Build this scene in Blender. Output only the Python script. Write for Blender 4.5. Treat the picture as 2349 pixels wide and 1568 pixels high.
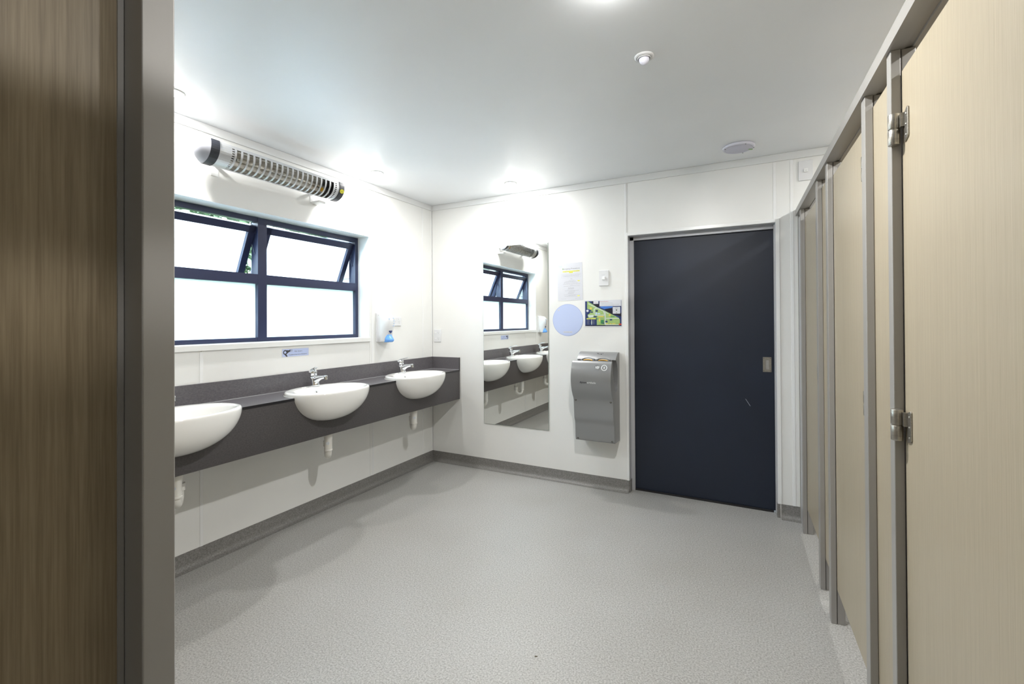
import bpy, bmesh, math, random
from mathutils import Vector, Matrix
random.seed(7)
S = bpy.context.scene
COL = S.collection
for o in list(bpy.data.objects):
    bpy.data.objects.remove(o)

# ---------------------------------------------------------------- camera
H = 2.45
cam_d = bpy.data.cameras.new('camera'); cam = bpy.data.objects.new('camera', cam_d); COL.objects.link(cam)
S.camera = cam
YAW, PITCH, ROLL = math.radians(27.2716), math.radians(0.338), math.radians(-0.3181)
fw = Vector((-math.sin(YAW)*math.cos(PITCH), math.cos(YAW)*math.cos(PITCH), math.sin(PITCH)))
rt = Vector((math.cos(YAW), math.sin(YAW), 0)); up = rt.cross(fw)
r2 = rt*math.cos(ROLL)+up*math.sin(ROLL); u2 = -rt*math.sin(ROLL)+up*math.cos(ROLL)
M = Matrix((r2, u2, -fw)).transposed().to_4x4(); M.translation = Vector((2.693, -3.5377, 1.3294))
cam.matrix_world = M
cam_d.sensor_width = 36; cam_d.sensor_fit = 'HORIZONTAL'
cam_d.lens = 1037.526/2349*36
cam_d.shift_y = -53.02/2349
cam_d.clip_start = 0.02

# ---------------------------------------------------------------- world, exposure
W = bpy.data.worlds.new('overcast_sky'); S.world = W; W.use_nodes = True
nt = W.node_tree; bg = nt.nodes['Background']
bg.inputs[0].default_value = (0.72, 0.87, 1.0, 1); bg.inputs[1].default_value = 6.0
S.view_settings.view_transform = 'Standard'; S.view_settings.look = 'None'
S.view_settings.gamma = 1; S.view_settings.use_curve_mapping = False
S.view_settings.exposure = 1.5
LAMP = 480.0                      # radiance of every downlight lens
LAMPCOL = (1.0, 0.985, 0.955)

# ---------------------------------------------------------------- materials
def mat(name, col, rough=0.5, metal=0.0, spec=0.5, coat=0.0):
    m = bpy.data.materials.new(name); m.use_nodes = True
    b = m.node_tree.nodes['Principled BSDF']
    b.inputs['Base Color'].default_value = (*col, 1); b.inputs['Roughness'].default_value = rough
    b.inputs['Metallic'].default_value = metal; b.inputs['Specular IOR Level'].default_value = spec
    b.inputs['Coat Weight'].default_value = coat
    return m
def noise_mat(name, cols, scale, rough=0.5, stretch=(1, 1, 1), detail=4, metal=0.0, bump=0.0, pos=None, spec=0.5):
    m = mat(name, cols[0], rough, metal, spec); t = m.node_tree; N = t.nodes; Lk = t.links
    b = N['Principled BSDF']
    tc = N.new('ShaderNodeTexCoord'); mp = N.new('ShaderNodeMapping'); mp.inputs['Scale'].default_value = stretch
    nz = N.new('ShaderNodeTexNoise'); nz.inputs['Scale'].default_value = scale; nz.inputs['Detail'].default_value = detail
    cr = N.new('ShaderNodeValToRGB'); e = cr.color_ramp.elements
    pos = pos or [0.35+0.3*i/(len(cols)-1) for i in range(len(cols))]
    e[0].position = pos[0]; e[0].color = (*cols[0], 1); e[1].position = pos[-1]; e[1].color = (*cols[-1], 1)
    for p_, c in list(zip(pos, cols))[1:-1]:
        el = e.new(p_); el.color = (*c, 1)
    Lk.new(tc.outputs['Object'], mp.inputs[0]); Lk.new(mp.outputs[0], nz.inputs['Vector'])
    Lk.new(nz.outputs['Fac'], cr.inputs[0]); Lk.new(cr.outputs[0], b.inputs['Base Color'])
    if bump:
        bp = N.new('ShaderNodeBump'); bp.inputs['Strength'].default_value = bump; bp.inputs['Distance'].default_value = 0.002
        Lk.new(nz.outputs['Fac'], bp.inputs['Height']); Lk.new(bp.outputs[0], b.inputs['Normal'])
    return m
M_ = {}
M_['wall'] = noise_mat('white_wall_lining', [(.81, .815, .80), (.83, .835, .82)], 3, 0.32)
M_['strip'] = mat('white_pvc_strip', (.86, .87, .87), 0.25)
M_['ceiling'] = noise_mat('ceiling_paint', [(.84, .86, .88), (.86, .88, .90)], 2.0, 0.38)
M_['cornice'] = mat('cornice_paint', (.74, .75, .75), 0.35)
M_['trimwhite'] = mat('white_gloss_trim', (.84, .85, .85), 0.25)
M_['sill'] = mat('white_sill_paint', (.80, .81, .80), 0.3)
M_['laminate'] = None
M_['alu'] = mat('satin_anodised_aluminium', (.34, .33, .315), 0.4, 0.15)
M_['alu_lt'] = mat('pale_grey_powdercoat', (.50, .51, .53), 0.35, 0.15)
M_['doorframe'] = mat('grey_door_jamb', (.50, .51, .54), 0.35, 0.05)
M_['vanity'] = noise_mat('charcoal_laminate', [(.058, .054, .056), (.082, .076, .079)], 170, 0.42, (1, .6, 1))
M_['vanity_lit'] = noise_mat('charcoal_laminate_lit', [(.105, .100, .108), (.145, .138, .148)], 170, 0.3, (1, .6, 1))  # same charcoal laminate, lightened for the light falling on top and splash
M_['edge'] = mat('black_edge_band', (.015, .015, .018), 0.3)
M_['navy'] = mat('navy_joinery', (.021, .027, .070), 0.35)
M_['navydoor'] = noise_mat('navy_door_paint', [(.008, .014, .030), (.010, .017, .036)], 2, 0.45)
M_['ceramic'] = mat('white_vitreous_china', (.86, .86, .84), 0.06, coat=0.3)
M_['plastic'] = mat('white_plastic', (.76, .77, .79), 0.25)
M_['pvc'] = mat('white_pvc_pipe', (.80, .79, .75), 0.3)
M_['chrome'] = mat('chrome', (.80, .82, .85), 0.07, 1.0)
M_['steel'] = noise_mat('brushed_steel', [(.36, .345, .31), (.44, .42, .385)], 60, 0.34, (1, 1, 6), metal=0.9)
M_['mirror'] = mat('mirror_silver', (.93, .95, .935), 0.0, 1.0)
M_['glassedge'] = mat('glass_edge_green', (.35, .45, .42), 0.15)
M_['dark'] = mat('dark_rubber', (.012, .012, .013), 0.5)
M_['black'] = mat('black_plastic', (.02, .021, .026), 0.4)
M_['heatgrey'] = mat('grey_heater_cap', (.40, .41, .46), 0.6)
M_['heatband'] = mat('charcoal_heater_band', (.035, .038, .050), 0.35)
M_['heatsilver'] = mat('silver_heater_case', (.66, .67, .69), 0.3, 0.5)
M_['reflector'] = noise_mat('heater_reflector', [(.52, .50, .46), (.80, .77, .72)], 30, 0.3, (1, 1, 3), metal=1.0)
M_['tube'] = mat('heating_lamp_tube', (.75, .72, .66), 0.1, 0.6)
M_['yellow'] = mat('yellow_print', (.85, .80, .05), 0.4)
M_['airgrey'] = mat('silver_grey_casing', (.27, .275, .28), 0.3, 0.25)
M_['airlight'] = mat('pale_print', (.80, .82, .84), 0.4)
M_['orange'] = mat('amber_trim', (.80, .42, .03), 0.35)
M_['blue'] = mat('translucent_blue_plastic', (.16, .40, .90), 0.12)
M_['darkblue'] = mat('dark_blue_print', (.02, .04, .16), 0.3)
M_['paleblue'] = mat('pale_blue_card', (.52, .60, .86), 0.4)
M_['circblue'] = mat('pale_blue_disc', (.52, .60, .84), 0.35)
M_['rimblue'] = mat('blue_disc_rim', (.28, .36, .72), 0.4)
M_['paper'] = mat('laminated_paper', (.70, .715, .77), 0.2)
M_['ink'] = mat('black_ink', (.05, .05, .06), 0.6)
M_['greyink'] = mat('grey_ink', (.24, .245, .27), 0.6)
M_['faintink'] = mat('faint_grey_ink', (.38, .39, .42), 0.6)
M_['hilite'] = mat('yellow_highlight', (.86, .84, .12), 0.5)
M_['skyink'] = mat('light_blue_ink', (.52, .66, .90), 0.5)
M_['greenink'] = mat('green_ink', (.30, .52, .22), 0.5)
M_['mapnavy'] = noise_mat('map_navy', [(.02, .035, .13), (.05, .08, .22)], 14, 0.25)
M_['mapblue'] = mat('map_sky_blue', (.07, .20, .62), 0.25)
M_['maphill'] = mat('map_dark_hill', (.022, .022, .04), 0.25)
M_['mapgreen'] = noise_mat('map_green', [(.33, .50, .17), (.40, .56, .22)], 30, 0.25)
M_['mapdgreen'] = mat('map_dark_green', (.06, .26, .12), 0.25)
M_['maproad'] = mat('map_road', (.60, .68, .62), 0.25)
M_['mapyellow'] = mat('map_yellow', (.80, .62, .14), 0.25)
M_['maplemon'] = mat('map_lemon', (.80, .84, .16), 0.25)
M_['mapred'] = mat('map_red', (.60, .07, .04), 0.25)
M_['lilac'] = mat('off_white_fitting', (.70, .70, .80), 0.3)
M_['grille'] = mat('speaker_mesh', (.58, .58, .68), 0.5)
M_['scratch'] = mat('pale_scratch', (.45, .47, .55), 0.5)
M_['straw'] = mat('dry_grass', (.10, .07, .03), 0.8)
M_['leaf'] = noise_mat('leaf_green', [(.035, .075, .03), (.12, .19, .10)], 3, 0.5)
M_['bark'] = mat('tree_bark', (.12, .09, .06), 0.9)
M_['lawn'] = noise_mat('lawn_grass', [(.06, .12, .03), (.12, .19, .06)], 6, 0.9)
M_['block'] = noise_mat('pale_blue_grey_block', [(.40, .44, .50), (.46, .50, .56)], 20, 0.8)

# speckled safety vinyl
def vinyl(name, a, b_, c, sc=1.0):
    m = mat(name, a, 0.42); t = m.node_tree; N = t.nodes; Lk = t.links; P = N['Principled BSDF']
    tc = N.new('ShaderNodeTexCoord')
    n1 = N.new('ShaderNodeTexNoise'); n1.inputs['Scale'].default_value = 150*sc; n1.inputs['Detail'].default_value = 5; n1.inputs['Roughness'].default_value = .65
    n2 = N.new('ShaderNodeTexNoise'); n2.inputs['Scale'].default_value = 1.3; n2.inputs['Detail'].default_value = 3
    cr = N.new('ShaderNodeValToRGB'); e = cr.color_ramp.elements
    e[0].position = .33; e[0].color = (*b_, 1); e[1].position = .58; e[1].color = (*a, 1)
    el = e.new(.70); el.color = (*c, 1)
    cr2 = N.new('ShaderNodeValToRGB'); e2 = cr2.color_ramp.elements
    e2[0].position = .3; e2[0].color = (.90, .89, .87, 1); e2[1].position = .7; e2[1].color = (1, 1, 1, 1)
    mx = N.new('ShaderNodeMix'); mx.data_type = 'RGBA'; mx.blend_type = 'MULTIPLY'; mx.inputs[0].default_value = 1
    Lk.new(tc.outputs['Object'], n1.inputs['Vector']); Lk.new(tc.outputs['Object'], n2.inputs['Vector'])
    Lk.new(n1.outputs['Fac'], cr.inputs[0]); Lk.new(n2.outputs['Fac'], cr2.inputs[0])
    Lk.new(cr.outputs[0], mx.inputs[6]); Lk.new(cr2.outputs[0], mx.inputs[7]); Lk.new(mx.outputs[2], P.inputs['Base Color'])
    return m
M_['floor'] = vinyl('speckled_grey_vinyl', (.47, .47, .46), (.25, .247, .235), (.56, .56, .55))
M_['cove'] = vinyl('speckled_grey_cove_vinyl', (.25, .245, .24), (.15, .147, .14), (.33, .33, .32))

# wood grain laminate: vertical fine stripes
def laminate(name, a, b_, contrast_pos=(.3, .7)):
    m = mat(name, a, 0.38); t = m.node_tree; N = t.nodes; Lk = t.links; P = N['Principled BSDF']
    tc = N.new('ShaderNodeTexCoord')
    def nz(scale, st):
        mp = N.new('ShaderNodeMapping'); mp.inputs['Scale'].default_value = st
        n = N.new('ShaderNodeTexNoise'); n.inputs['Scale'].default_value = scale; n.inputs['Detail'].default_value = 3
        Lk.new(tc.outputs['Object'], mp.inputs[0]); Lk.new(mp.outputs[0], n.inputs['Vector']); return n
    n1 = nz(190, (1, 1, .006)); n2 = nz(420, (1, 1, .03))
    ad = N.new('ShaderNodeMath'); ad.operation = 'ADD'; hf = N.new('ShaderNodeMath'); hf.operation = 'MULTIPLY'; hf.inputs[1].default_value = .5
    Lk.new(n1.outputs['Fac'], ad.inputs[0]); Lk.new(n2.outputs['Fac'], ad.inputs[1]); Lk.new(ad.outputs[0], hf.inputs[0])
    cr = N.new('ShaderNodeValToRGB'); e = cr.color_ramp.elements
    e[0].position = contrast_pos[0]; e[0].color = (*b_, 1); e[1].position = contrast_pos[1]; e[1].color = (*a, 1)
    Lk.new(hf.outputs[0], cr.inputs[0]); Lk.new(cr.outputs[0], P.inputs['Base Color'])
    return m
M_['laminate'] = laminate('beige_line_laminate', (.440, .385, .285), (.355, .302, .218))
M_['laminate_shaded'] = laminate('beige_line_laminate_shaded', (.32, .255, .165), (.215, .165, .10), (.38, .62))  # same laminate as the cubicles, darkened to stand for the weaker light there

# frosted glass
g = bpy.data.materials.new('frosted_glass'); g.use_nodes = True; t = g.node_tree
for n in list(t.nodes): t.nodes.remove(n)
out = t.nodes.new('ShaderNodeOutputMaterial'); tr = t.nodes.new('ShaderNodeBsdfTranslucent'); tr.inputs[0].default_value = (.93, .97, 1, 1)
gl = t.nodes.new('ShaderNodeBsdfGlossy'); gl.inputs['Roughness'].default_value = 0.25; gl.inputs[0].default_value = (1, 1, 1, 1)
mx = t.nodes.new('ShaderNodeMixShader'); mx.inputs[0].default_value = .05
t.links.new(tr.outputs[0], mx.inputs[1]); t.links.new(gl.outputs[0], mx.inputs[2]); t.links.new(mx.outputs[0], out.inputs[0])
M_['frost'] = g
g = bpy.data.materials.new('downlight_lens'); g.use_nodes = True; t = g.node_tree
for n in list(t.nodes): t.nodes.remove(n)
out = t.nodes.new('ShaderNodeOutputMaterial'); em = t.nodes.new('ShaderNodeEmission'); em.inputs[0].default_value = (*LAMPCOL, 1); em.inputs[1].default_value = LAMP
t.links.new(em.outputs[0], out.inputs[0]); M_['lens'] = g
g2 = g.copy(); g2.name = 'cubicle_downlight_lens'; g2.node_tree.nodes['Emission'].inputs[1].default_value = LAMP*.62; M_['lens_dim'] = g2
g2 = g.copy(); g2.name = 'perimeter_downlight_lens'; g2.node_tree.nodes['Emission'].inputs[1].default_value = LAMP*.53; M_['lens_wall'] = g2
g2 = g.copy(); g2.name = 'centre_downlight_lens'; g2.node_tree.nodes['Emission'].inputs[1].default_value = LAMP*1.65; M_['lens_centre'] = g2

# ---------------------------------------------------------------- helpers
def tag(o, label=None, cat=None, group=None, kind=None):
    if label: o['label'] = label
    if cat: o['category'] = cat
    if group: o['group'] = group
    if kind: o['kind'] = kind
    return o
def obj(name, bm, m, parent=None, smooth=False, bevel=0, seg=2, M4=None):
    me = bpy.data.meshes.new(name)
    bmesh.ops.recalc_face_normals(bm, faces=bm.faces)
    bm.to_mesh(me); bm.free()
    if smooth:
        for p_ in me.polygons: p_.use_smooth = True
    for mm in (m if isinstance(m, (list, tuple)) else [m]): me.materials.append(M_[mm])
    o = bpy.data.objects.new(name, me); COL.objects.link(o)
    if parent: o.parent = parent
    if M4 is not None: o.matrix_local = M4
    if bevel:
        bv = o.modifiers.new('edge', 'BEVEL'); bv.width = bevel; bv.segments = seg; bv.limit_method = 'ANGLE'
        bv.angle_limit = math.radians(35)
        bv.harden_normals = False
    return o
def empty(name, loc=(0, 0, 0), rz=0, parent=None):
    o = bpy.data.objects.new(name, None); COL.objects.link(o); o.location = loc; o.rotation_euler = (0, 0, rz)
    o.empty_display_size = .05
    if parent: o.parent = parent
    return o
def box(bm, x0, x1, y0, y1, z0, z1, mi=0):
    vs = [bm.verts.new((x, y, z)) for x in (x0, x1) for y in (y0, y1) for z in (z0, z1)]
    for f in ((0, 1, 3, 2), (4, 6, 7, 5), (0, 4, 5, 1), (2, 3, 7, 6), (0, 2, 6, 4), (1, 5, 7, 3)):
        fc = bm.faces.new([vs[i] for i in f]); fc.material_index = mi
    return vs
def B(*boxes):
    bm = bmesh.new()
    for b in boxes: box(bm, *b)
    return bm
def prism(poly, axis, a, b_, bm=None):
    """extrude polygon (list of 2D) along axis 'x','y' or 'z' from a to b."""
    bm = bm or bmesh.new()
    def P(u, v, w):
        return {'x': (w, u, v), 'y': (u, w, v), 'z': (u, v, w)}[axis]
    A = [bm.verts.new(P(u, v, a)) for u, v in poly]; C = [bm.verts.new(P(u, v, b_)) for u, v in poly]
    n = len(poly)
    for i in range(n): bm.faces.new((A[i], A[(i+1) % n], C[(i+1) % n], C[i]))
    f1 = bm.faces.new(A[::-1]); f2 = bm.faces.new(C); f1.normal_update(); f2.normal_update()
    bmesh.ops.triangulate(bm, faces=[f1, f2])
    return bm
def rings(bm, R, close0=True, close1=True, mi=0):
    V = [[bm.verts.new(p_) for p_ in r] for r in R]; n = len(R[0])
    for a, b_ in zip(V[:-1], V[1:]):
        for i in range(n):
            f = bm.faces.new((a[i], a[(i+1) % n], b_[(i+1) % n], b_[i])); f.material_index = mi
    if close0: bm.faces.new(V[0][::-1]).material_index = mi
    if close1: bm.faces.new(V[-1]).material_index = mi
    return V
def tube(bm, pts, rad, n=16, mi=0, flat=1.0):
    pts = [Vector(p_) for p_ in pts]; R = []
    if not isinstance(rad, (list, tuple)): rad = [rad]*len(pts)
    prev = None
    for i, p_ in enumerate(pts):
        d = (pts[min(i+1, len(pts)-1)]-pts[max(i-1, 0)]).normalized()
        if prev is None:
            a = Vector((0, 1, 0)) if abs(d.y) < .9 else Vector((1, 0, 0))
        else: a = prev
        u = (a-d*a.dot(d)).normalized(); v = d.cross(u); prev = u
        R.append([p_+(u*math.cos(2*math.pi*k/n)+v*flat*math.sin(2*math.pi*k/n))*rad[i] for k in range(n)])
    rings(bm, R, mi=mi); return bm
def lathe(bm, prof, c=(0, 0, 0), axis='z', n=32, mi=0, close0=True, close1=True):
    R = []
    for r, h in prof:
        ring = []
        for k in range(n):
            a = 2*math.pi*k/n; ca, sa = r*math.cos(a), r*math.sin(a)
            ring.append({'z': (c[0]+ca, c[1]+sa, c[2]+h), 'x': (c[0]+h, c[1]+ca, c[2]+sa), 'y': (c[0]+sa, c[1]+h, c[2]+ca)}[axis])
        R.append(ring)
    rings(bm, R, close0, close1, mi); return bm
def smooth_angle(o, deg=35):
    me = o.data
    for p_ in me.polygons: p_.use_smooth = True
    bm = bmesh.new(); bm.from_mesh(me)
    for e in bm.edges:
        if len(e.link_faces) == 2 and e.calc_face_angle(0) > math.radians(deg): e.smooth = False
    bm.to_mesh(me); bm.free(); return o
def arc(p0, p1, p2, n=8):  # quadratic bezier
    p0, p1, p2 = Vector(p0), Vector(p1), Vector(p2)
    return [p0*(1-t)**2+p1*2*t*(1-t)+p2*t*t for t in [i/n for i in range(n+1)]]
def copy_tree(o, parent=None):
    c = o.copy(); COL.objects.link(c); c.parent = parent
    for ch in list(o.children): copy_tree(ch, c)
    return c
# faces: matrices that put a 2D drawing (u right, v up, w towards the viewer) on a wall
def on_back(x, z, y=0.0, rot=0.0):
    m = Matrix(((1, 0, 0, x), (0, 0, -1, y), (0, 1, 0, z), (0, 0, 0, 1)))
    return m @ Matrix.Rotation(rot, 4, 'Z')
def on_left(y, z, x=0.0):
    return Matrix(((0, 0, 1, x), (1, 0, 0, y), (0, 1, 0, z), (0, 0, 0, 1)))
def sheet(name, poly, w0, w1, m, parent, M4=None):
    return obj(name, prism(poly, 'z', w0, w1), m, parent, M4=M4)
def rect(x0, y0, x1, y1): return [(x0, y0), (x1, y0), (x1, y1), (x0, y1)]
def disc(cx, cy, r, n=48, ry=None): return [(cx+r*math.cos(2*math.pi*k/n), cy+(ry or r)*math.sin(2*math.pi*k/n)) for k in range(n)]
def text(name, s, width, u, v, w, m, parent=None, M4=None, align='CENTER', bold=0.0, height=None):
    cu = bpy.data.curves.new(name, 'FONT'); cu.body = s; cu.size = 1; cu.align_x = align; cu.offset = bold
    cu.resolution_u = 3
    t = bpy.data.objects.new(name+'_tmp', cu); COL.objects.link(t)
    bpy.context.view_layer.update()
    me = bpy.data.meshes.new_from_object(t.evaluated_get(bpy.context.evaluated_depsgraph_get()))
    bpy.data.objects.remove(t); bpy.data.curves.remove(cu)
    xs = [q.co.x for q in me.vertices]; w_ = max(xs)-min(xs); k = width/w_
    ky = k if height is None else height/0.73
    for q in me.vertices: q.co = Vector((u+q.co.x*k, v+q.co.y*ky, w))
    me.materials.clear(); me.materials.append(M_[m])
    o = bpy.data.objects.new(name, me); COL.objects.link(o)
    if parent: o.parent = parent
    if M4 is not None: o.matrix_local = M4
    return o

# ================================================================ ROOM SHELL
XR, YB = 4.62, -5.6
wy0, wy1, wz0, wz1 = -2.455, -0.826, 1.205, 2.02      # window opening in the wall face
dx0, dx1, dz1 = 1.887, 2.880, 1.990                   # door opening
tag(obj('floor', B((-.0, XR, YB, .16, -.06, 0)), 'floor'), kind='structure')
tag(obj('ceiling', B((-.2, XR+.1, YB-.1, .2, H, H+.08)), 'ceiling'), kind='structure')
def rect_minus(a0, a1, b0, b1, h):
    """rectangle a x b minus hole h=(a0,a1,b0,b1)"""
    ha0, ha1, hb0, hb1 = h
    if a1 <= ha0 or a0 >= ha1: return [(a0, a1, b0, b1)]
    o = []
    if a0 < ha0: o.append((a0, ha0, b0, b1))
    if a1 > ha1: o.append((ha1, a1, b0, b1))
    c0, c1 = max(a0, ha0), min(a1, ha1)
    if b0 < hb0: o.append((c0, c1, b0, hb0))
    if b1 > hb1: o.append((c0, c1, hb1, b1))
    return o
# left wall
wl = obj('wall_left', B(*[(-.2, -.004, a, b, c, d) for a, b, c, d in rect_minus(YB, .2, 0, H, (wy0-.005, wy1+.005, wz0-.030, wz1+.005))]), 'wall')
tag(wl, kind='structure')
seams = [0, -.143, -.790, -2.092, -3.40, -4.70, YB]
for a, b in zip(seams[1:], seams[:-1]):
    bs = [(-.004, 0, p0+.001, p1-.001, q0, q1) for p0, p1, q0, q1 in rect_minus(a, b, .06, H, (wy0-.005, wy1+.005, wz0-.030, wz1+.005))]
    obj('wall_panel', B(*bs), 'wall', wl)
for s in seams[1:-1]:
    for p0, p1, q0, q1 in rect_minus(s-.009, s+.009, .09, H-.05, (wy0-.01, wy1+.02, wz0-.035, wz1)):
        obj('joint_strip', B((0, .0022, p0, p1, q0, q1)), 'strip', wl, bevel=.001, seg=1)
obj('corner_strip', B((0, .003, -.012, 0, .09, H-.05), (0, .003, -.003, 0, .09, H-.05)), 'strip', wl)
# back wall
wb = obj('wall_back', B(*[(a, b, .004, .2, c, d) for a, b, c, d in rect_minus(-.2, XR, 0, H, (dx0, dx1, -1, dz1))]), 'wall')
tag(wb, kind='structure')
seamb = [0, 1.877, 2.877, 2.975, XR]
for a, b in zip(seamb[:-1], seamb[1:]):
    bs = [(p0+.001, p1-.001, 0, .004, q0, q1) for p0, p1, q0, q1 in rect_minus(a, b, .06, H, (dx0, dx1, -1, dz1))]
    obj('wall_panel', B(*bs), 'wall', wb)
for s, zb in ((1.868, 2.005), (2.877, 2.012), (2.975, .09)):
    obj('joint_strip', B((s-.009, s+.009, -.0025, 0, zb, H-.05)), 'strip', wb, bevel=.001, seg=1)
wr = obj('wall_right', B((XR, XR+.15, YB, .2, 0, H)), 'wall'); tag(wr, kind='structure')
wr = obj('wall_rear', B((-.2, XR+.15, YB-.15, YB, 0, H)), 'wall'); tag(wr, kind='structure')
tag(obj('trim_1', B((0, .010, YB, 0, H-.05, H)), 'cornice', bevel=.003), kind='structure')
tag(obj('trim_2', B((.010, XR, -.010, 0, H-.05, H)), 'cornice', bevel=.003), kind='structure')
# coved skirtings
def cove_prof(s):  # u = distance from wall, v = height
    pts = [(0, .093), (.003, .093), (.004, .038)]
    pts += [(.004+.034*(1-math.cos(a)), .038-.036*math.sin(a)) for a in [math.pi/2*i/6 for i in range(1, 7)]]
    pts += [(.04, .0008), (0, .0008)]
    return [(s*u, v) for u, v in pts]
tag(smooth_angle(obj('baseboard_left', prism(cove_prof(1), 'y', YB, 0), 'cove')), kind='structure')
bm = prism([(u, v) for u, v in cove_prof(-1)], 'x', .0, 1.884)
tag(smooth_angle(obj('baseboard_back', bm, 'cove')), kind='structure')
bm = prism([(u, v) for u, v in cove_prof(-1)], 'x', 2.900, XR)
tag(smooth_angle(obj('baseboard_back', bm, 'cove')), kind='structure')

# ---------------------------------------------------------------- door
d = empty('door_1', (0, 0, 0)); tag(d, kind='structure')
yl = .085
leaf = obj('door_leaf', B((1.900, 2.874, yl, yl+.04, .012, 1.985)), 'navydoor', d, bevel=.002)
obj('door_frame', B((dx0-.004, dx0+.002, 0, .13, .09, dz1), (dx1-.002, dx1+.003, 0, .13, .09, dz1), (dx0-.004, dx1+.003, 0, .13, dz1-.003, dz1+.004),
                    (dx0, dx0+.030, yl-.024, yl-.006, 0.0, dz1-.003), (dx0, dx1, yl-.024, yl-.006, dz1-.030, dz1-.003)), 'doorframe', d, bevel=.0015)
obj('jamb_skirting', B((dx0-.004, dx0+.006, 0, yl-.02, .0, .092), (dx1-.004, dx1+.012, -.004, .12, 0, .092)), 'cove', d)
obj('architrave', B((dx0-.020, dx0, -.008, 0, .093, dz1+.024), (dx1, dx1+.023, -.008, 0, .093, dz1+.024), (dx0, dx1, -.008, 0, dz1, dz1+.024)), 'trimwhite', d, bevel=.0015)
obj('jamb_seal', B((dx1-.010, dx1-.001, .03, .045, 0.01, dz1-.01), (dx1-.010, dx1-.001, .058, .07, .01, dz1-.01)), 'alu_lt', d)
obj('bottom_guide', B((1.915, 2.86, yl-.012, yl-.002, .001, .014)), 'edge', d)
hp = empty('flush_pull', (0, 0, 0), parent=d)
hx0, hx1, hz0, hz1 = 2.801, 2.853, .968, 1.071
hb = []
cx0, cx1, cz0, cz1 = hx0+.014, hx1-.014, hz0+.016, hz1-.018
obj('pull_plate', B((hx0, cx0, yl-.0035, yl, hz0, hz1), (cx1, hx1, yl-.0035, yl, hz0, hz1), (cx0, cx1, yl-.0035, yl, hz0, cz0), (cx0, cx1, yl-.0035, yl, cz1, hz1)), 'steel', leaf)
obj('pull_recess', B((cx0, cx1, yl-.0006, yl+.0, cz0, cz1)), 'alu', leaf)
bm = bmesh.new()
for sx in (hx0+.006, hx1-.006):
    for sz in (hz0+.008, hz1-.008): lathe(bm, [(.0022, 0), (.0022, -.001)], (sx, yl-.0035, sz), 'y', 10)
obj('screws', bm, 'dark', leaf)
bpy.data.objects.remove(hp)
obj('scratch', prism([(2.690, .770), (2.692, .771), (2.722, .722), (2.7195, .7215)], 'y', yl-.0006, yl+.0002), 'scratch', leaf)
# corridor beyond the sliding door
tag(obj('wall_corridor', B((1.6, 3.2, .2, .26, 0, H)), 'wall'), kind='structure')

# ---------------------------------------------------------------- window
w = empty('window_1', (0, 0, 0)); tag(w, kind='structure')
fx, fxb = -.120, -.165
ym0, ym1 = -1.683, -1.621
zt0, zt1 = 1.584, 1.646
obj('window_reveal', B((-.19, .0006, wy1, wy1+.0049, wz0, wz1+.0048), (-.19, .0006, wy0-.0049, wy0, wz0, wz1+.0048), (-.19, .0006, wy0, wy1, wz1, wz1+.0048)), 'trimwhite', w)
obj('window_sill', B((-.19, .014, wy0-.0045, wy1+.0045, 1.1755, 1.2078)), 'sill', w, bevel=.002)
fy0, fy1, fz0, fz1 = wy0+.0006, wy1-.0006, 1.2085, wz1-.004
wf_ = obj('window_frame', B((fxb, fx, fy0, fy0+.030, fz0, fz1), (fxb, fx, fy1-.030, fy1, fz0, fz1),
    (fxb+.0005, fx-.0005, fy0+.030, ym0, fz1-.032, fz1-.0003), (fxb+.0005, fx-.0005, ym1, fy1-.030, fz1-.032, fz1-.0003),
    (fxb+.0005, fx-.0005, fy0+.030, ym0, fz0+.0003, fz0+.026), (fxb+.0005, fx-.0005, ym1, fy1-.030, fz0+.0003, fz0+.026)), 'navy', w)
obj('mullion', B((fxb-.02, fx+.002, ym0, ym1, fz0+.0006, fz1-.0006)), 'navy', w, bevel=.001)
obj('transom', B((fxb-.02, fx+.001, fy0+.0302, ym0-.0002, zt0, zt1)), 'navy', w)
obj('transom', B((fxb-.02, fx+.001, ym1+.0002, fy1-.0302, zt0, zt1)), 'navy', w)
for q0, q1 in ((fy0+.0004, fy0+.018), (fy1-.018, fy1-.0004), (ym0+.02, ym1-.02)):
    obj('sash_stop', B((fxb-.036, (fxb if abs(q0-ym0) > .05 else fxb-.02)-.0004, q0, q1, zt0, fz1-.001)), 'navy', w)
for a, b in ((fy0+.02, ym0+.005), (ym1-.005, fy1-.02)):
    obj('pane', B((-.152, -.146, a, b, fz0+.02, zt0+.005)), 'frost', w)
for a, b, zs_ in ((fy0+.034, ym0-.004, 1.956), (ym1+.004, fy1-.034, 1.962)):
    tilt = math.radians(23.5)
    h = zs_-1.560
    # local: u along y, v down along the sash, w outward thickness
    Ms = Matrix.Translation((-.128, 0, zs_)) @ Matrix.Rotation(tilt, 4, 'Y')
    bs = []
    bs += [(-.045, 0, a, b, -.045, 0), (-.045, 0, a, b, -h, -h+.045), (-.045, 0, a, a+.042, -h, 0), (-.045, 0, b-.042, b, -h, 0)]
    sa = obj('sash', B(*bs), 'navy', w, M4=Ms)
    obj('pane', B((-.028, -.022, a+.035, b-.035, -h+.035, -.035)), 'frost', sa)
    for yy, yj in ((a-.003, a-.012), (b+.003, b+.012)):
        bm = bmesh.new(); tube(bm, [(-.036, yy, -.085), (.052, yy, -.170)], .005, 6)
        obj('stay_arm', bm, 'navy', sa)
        bm = bmesh.new(); tube(bm, [(-.02, yy, -.012), (.005, yy, -.045)], .005, 6)
        obj('stay_arm', bm, 'navy', sa)

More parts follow.
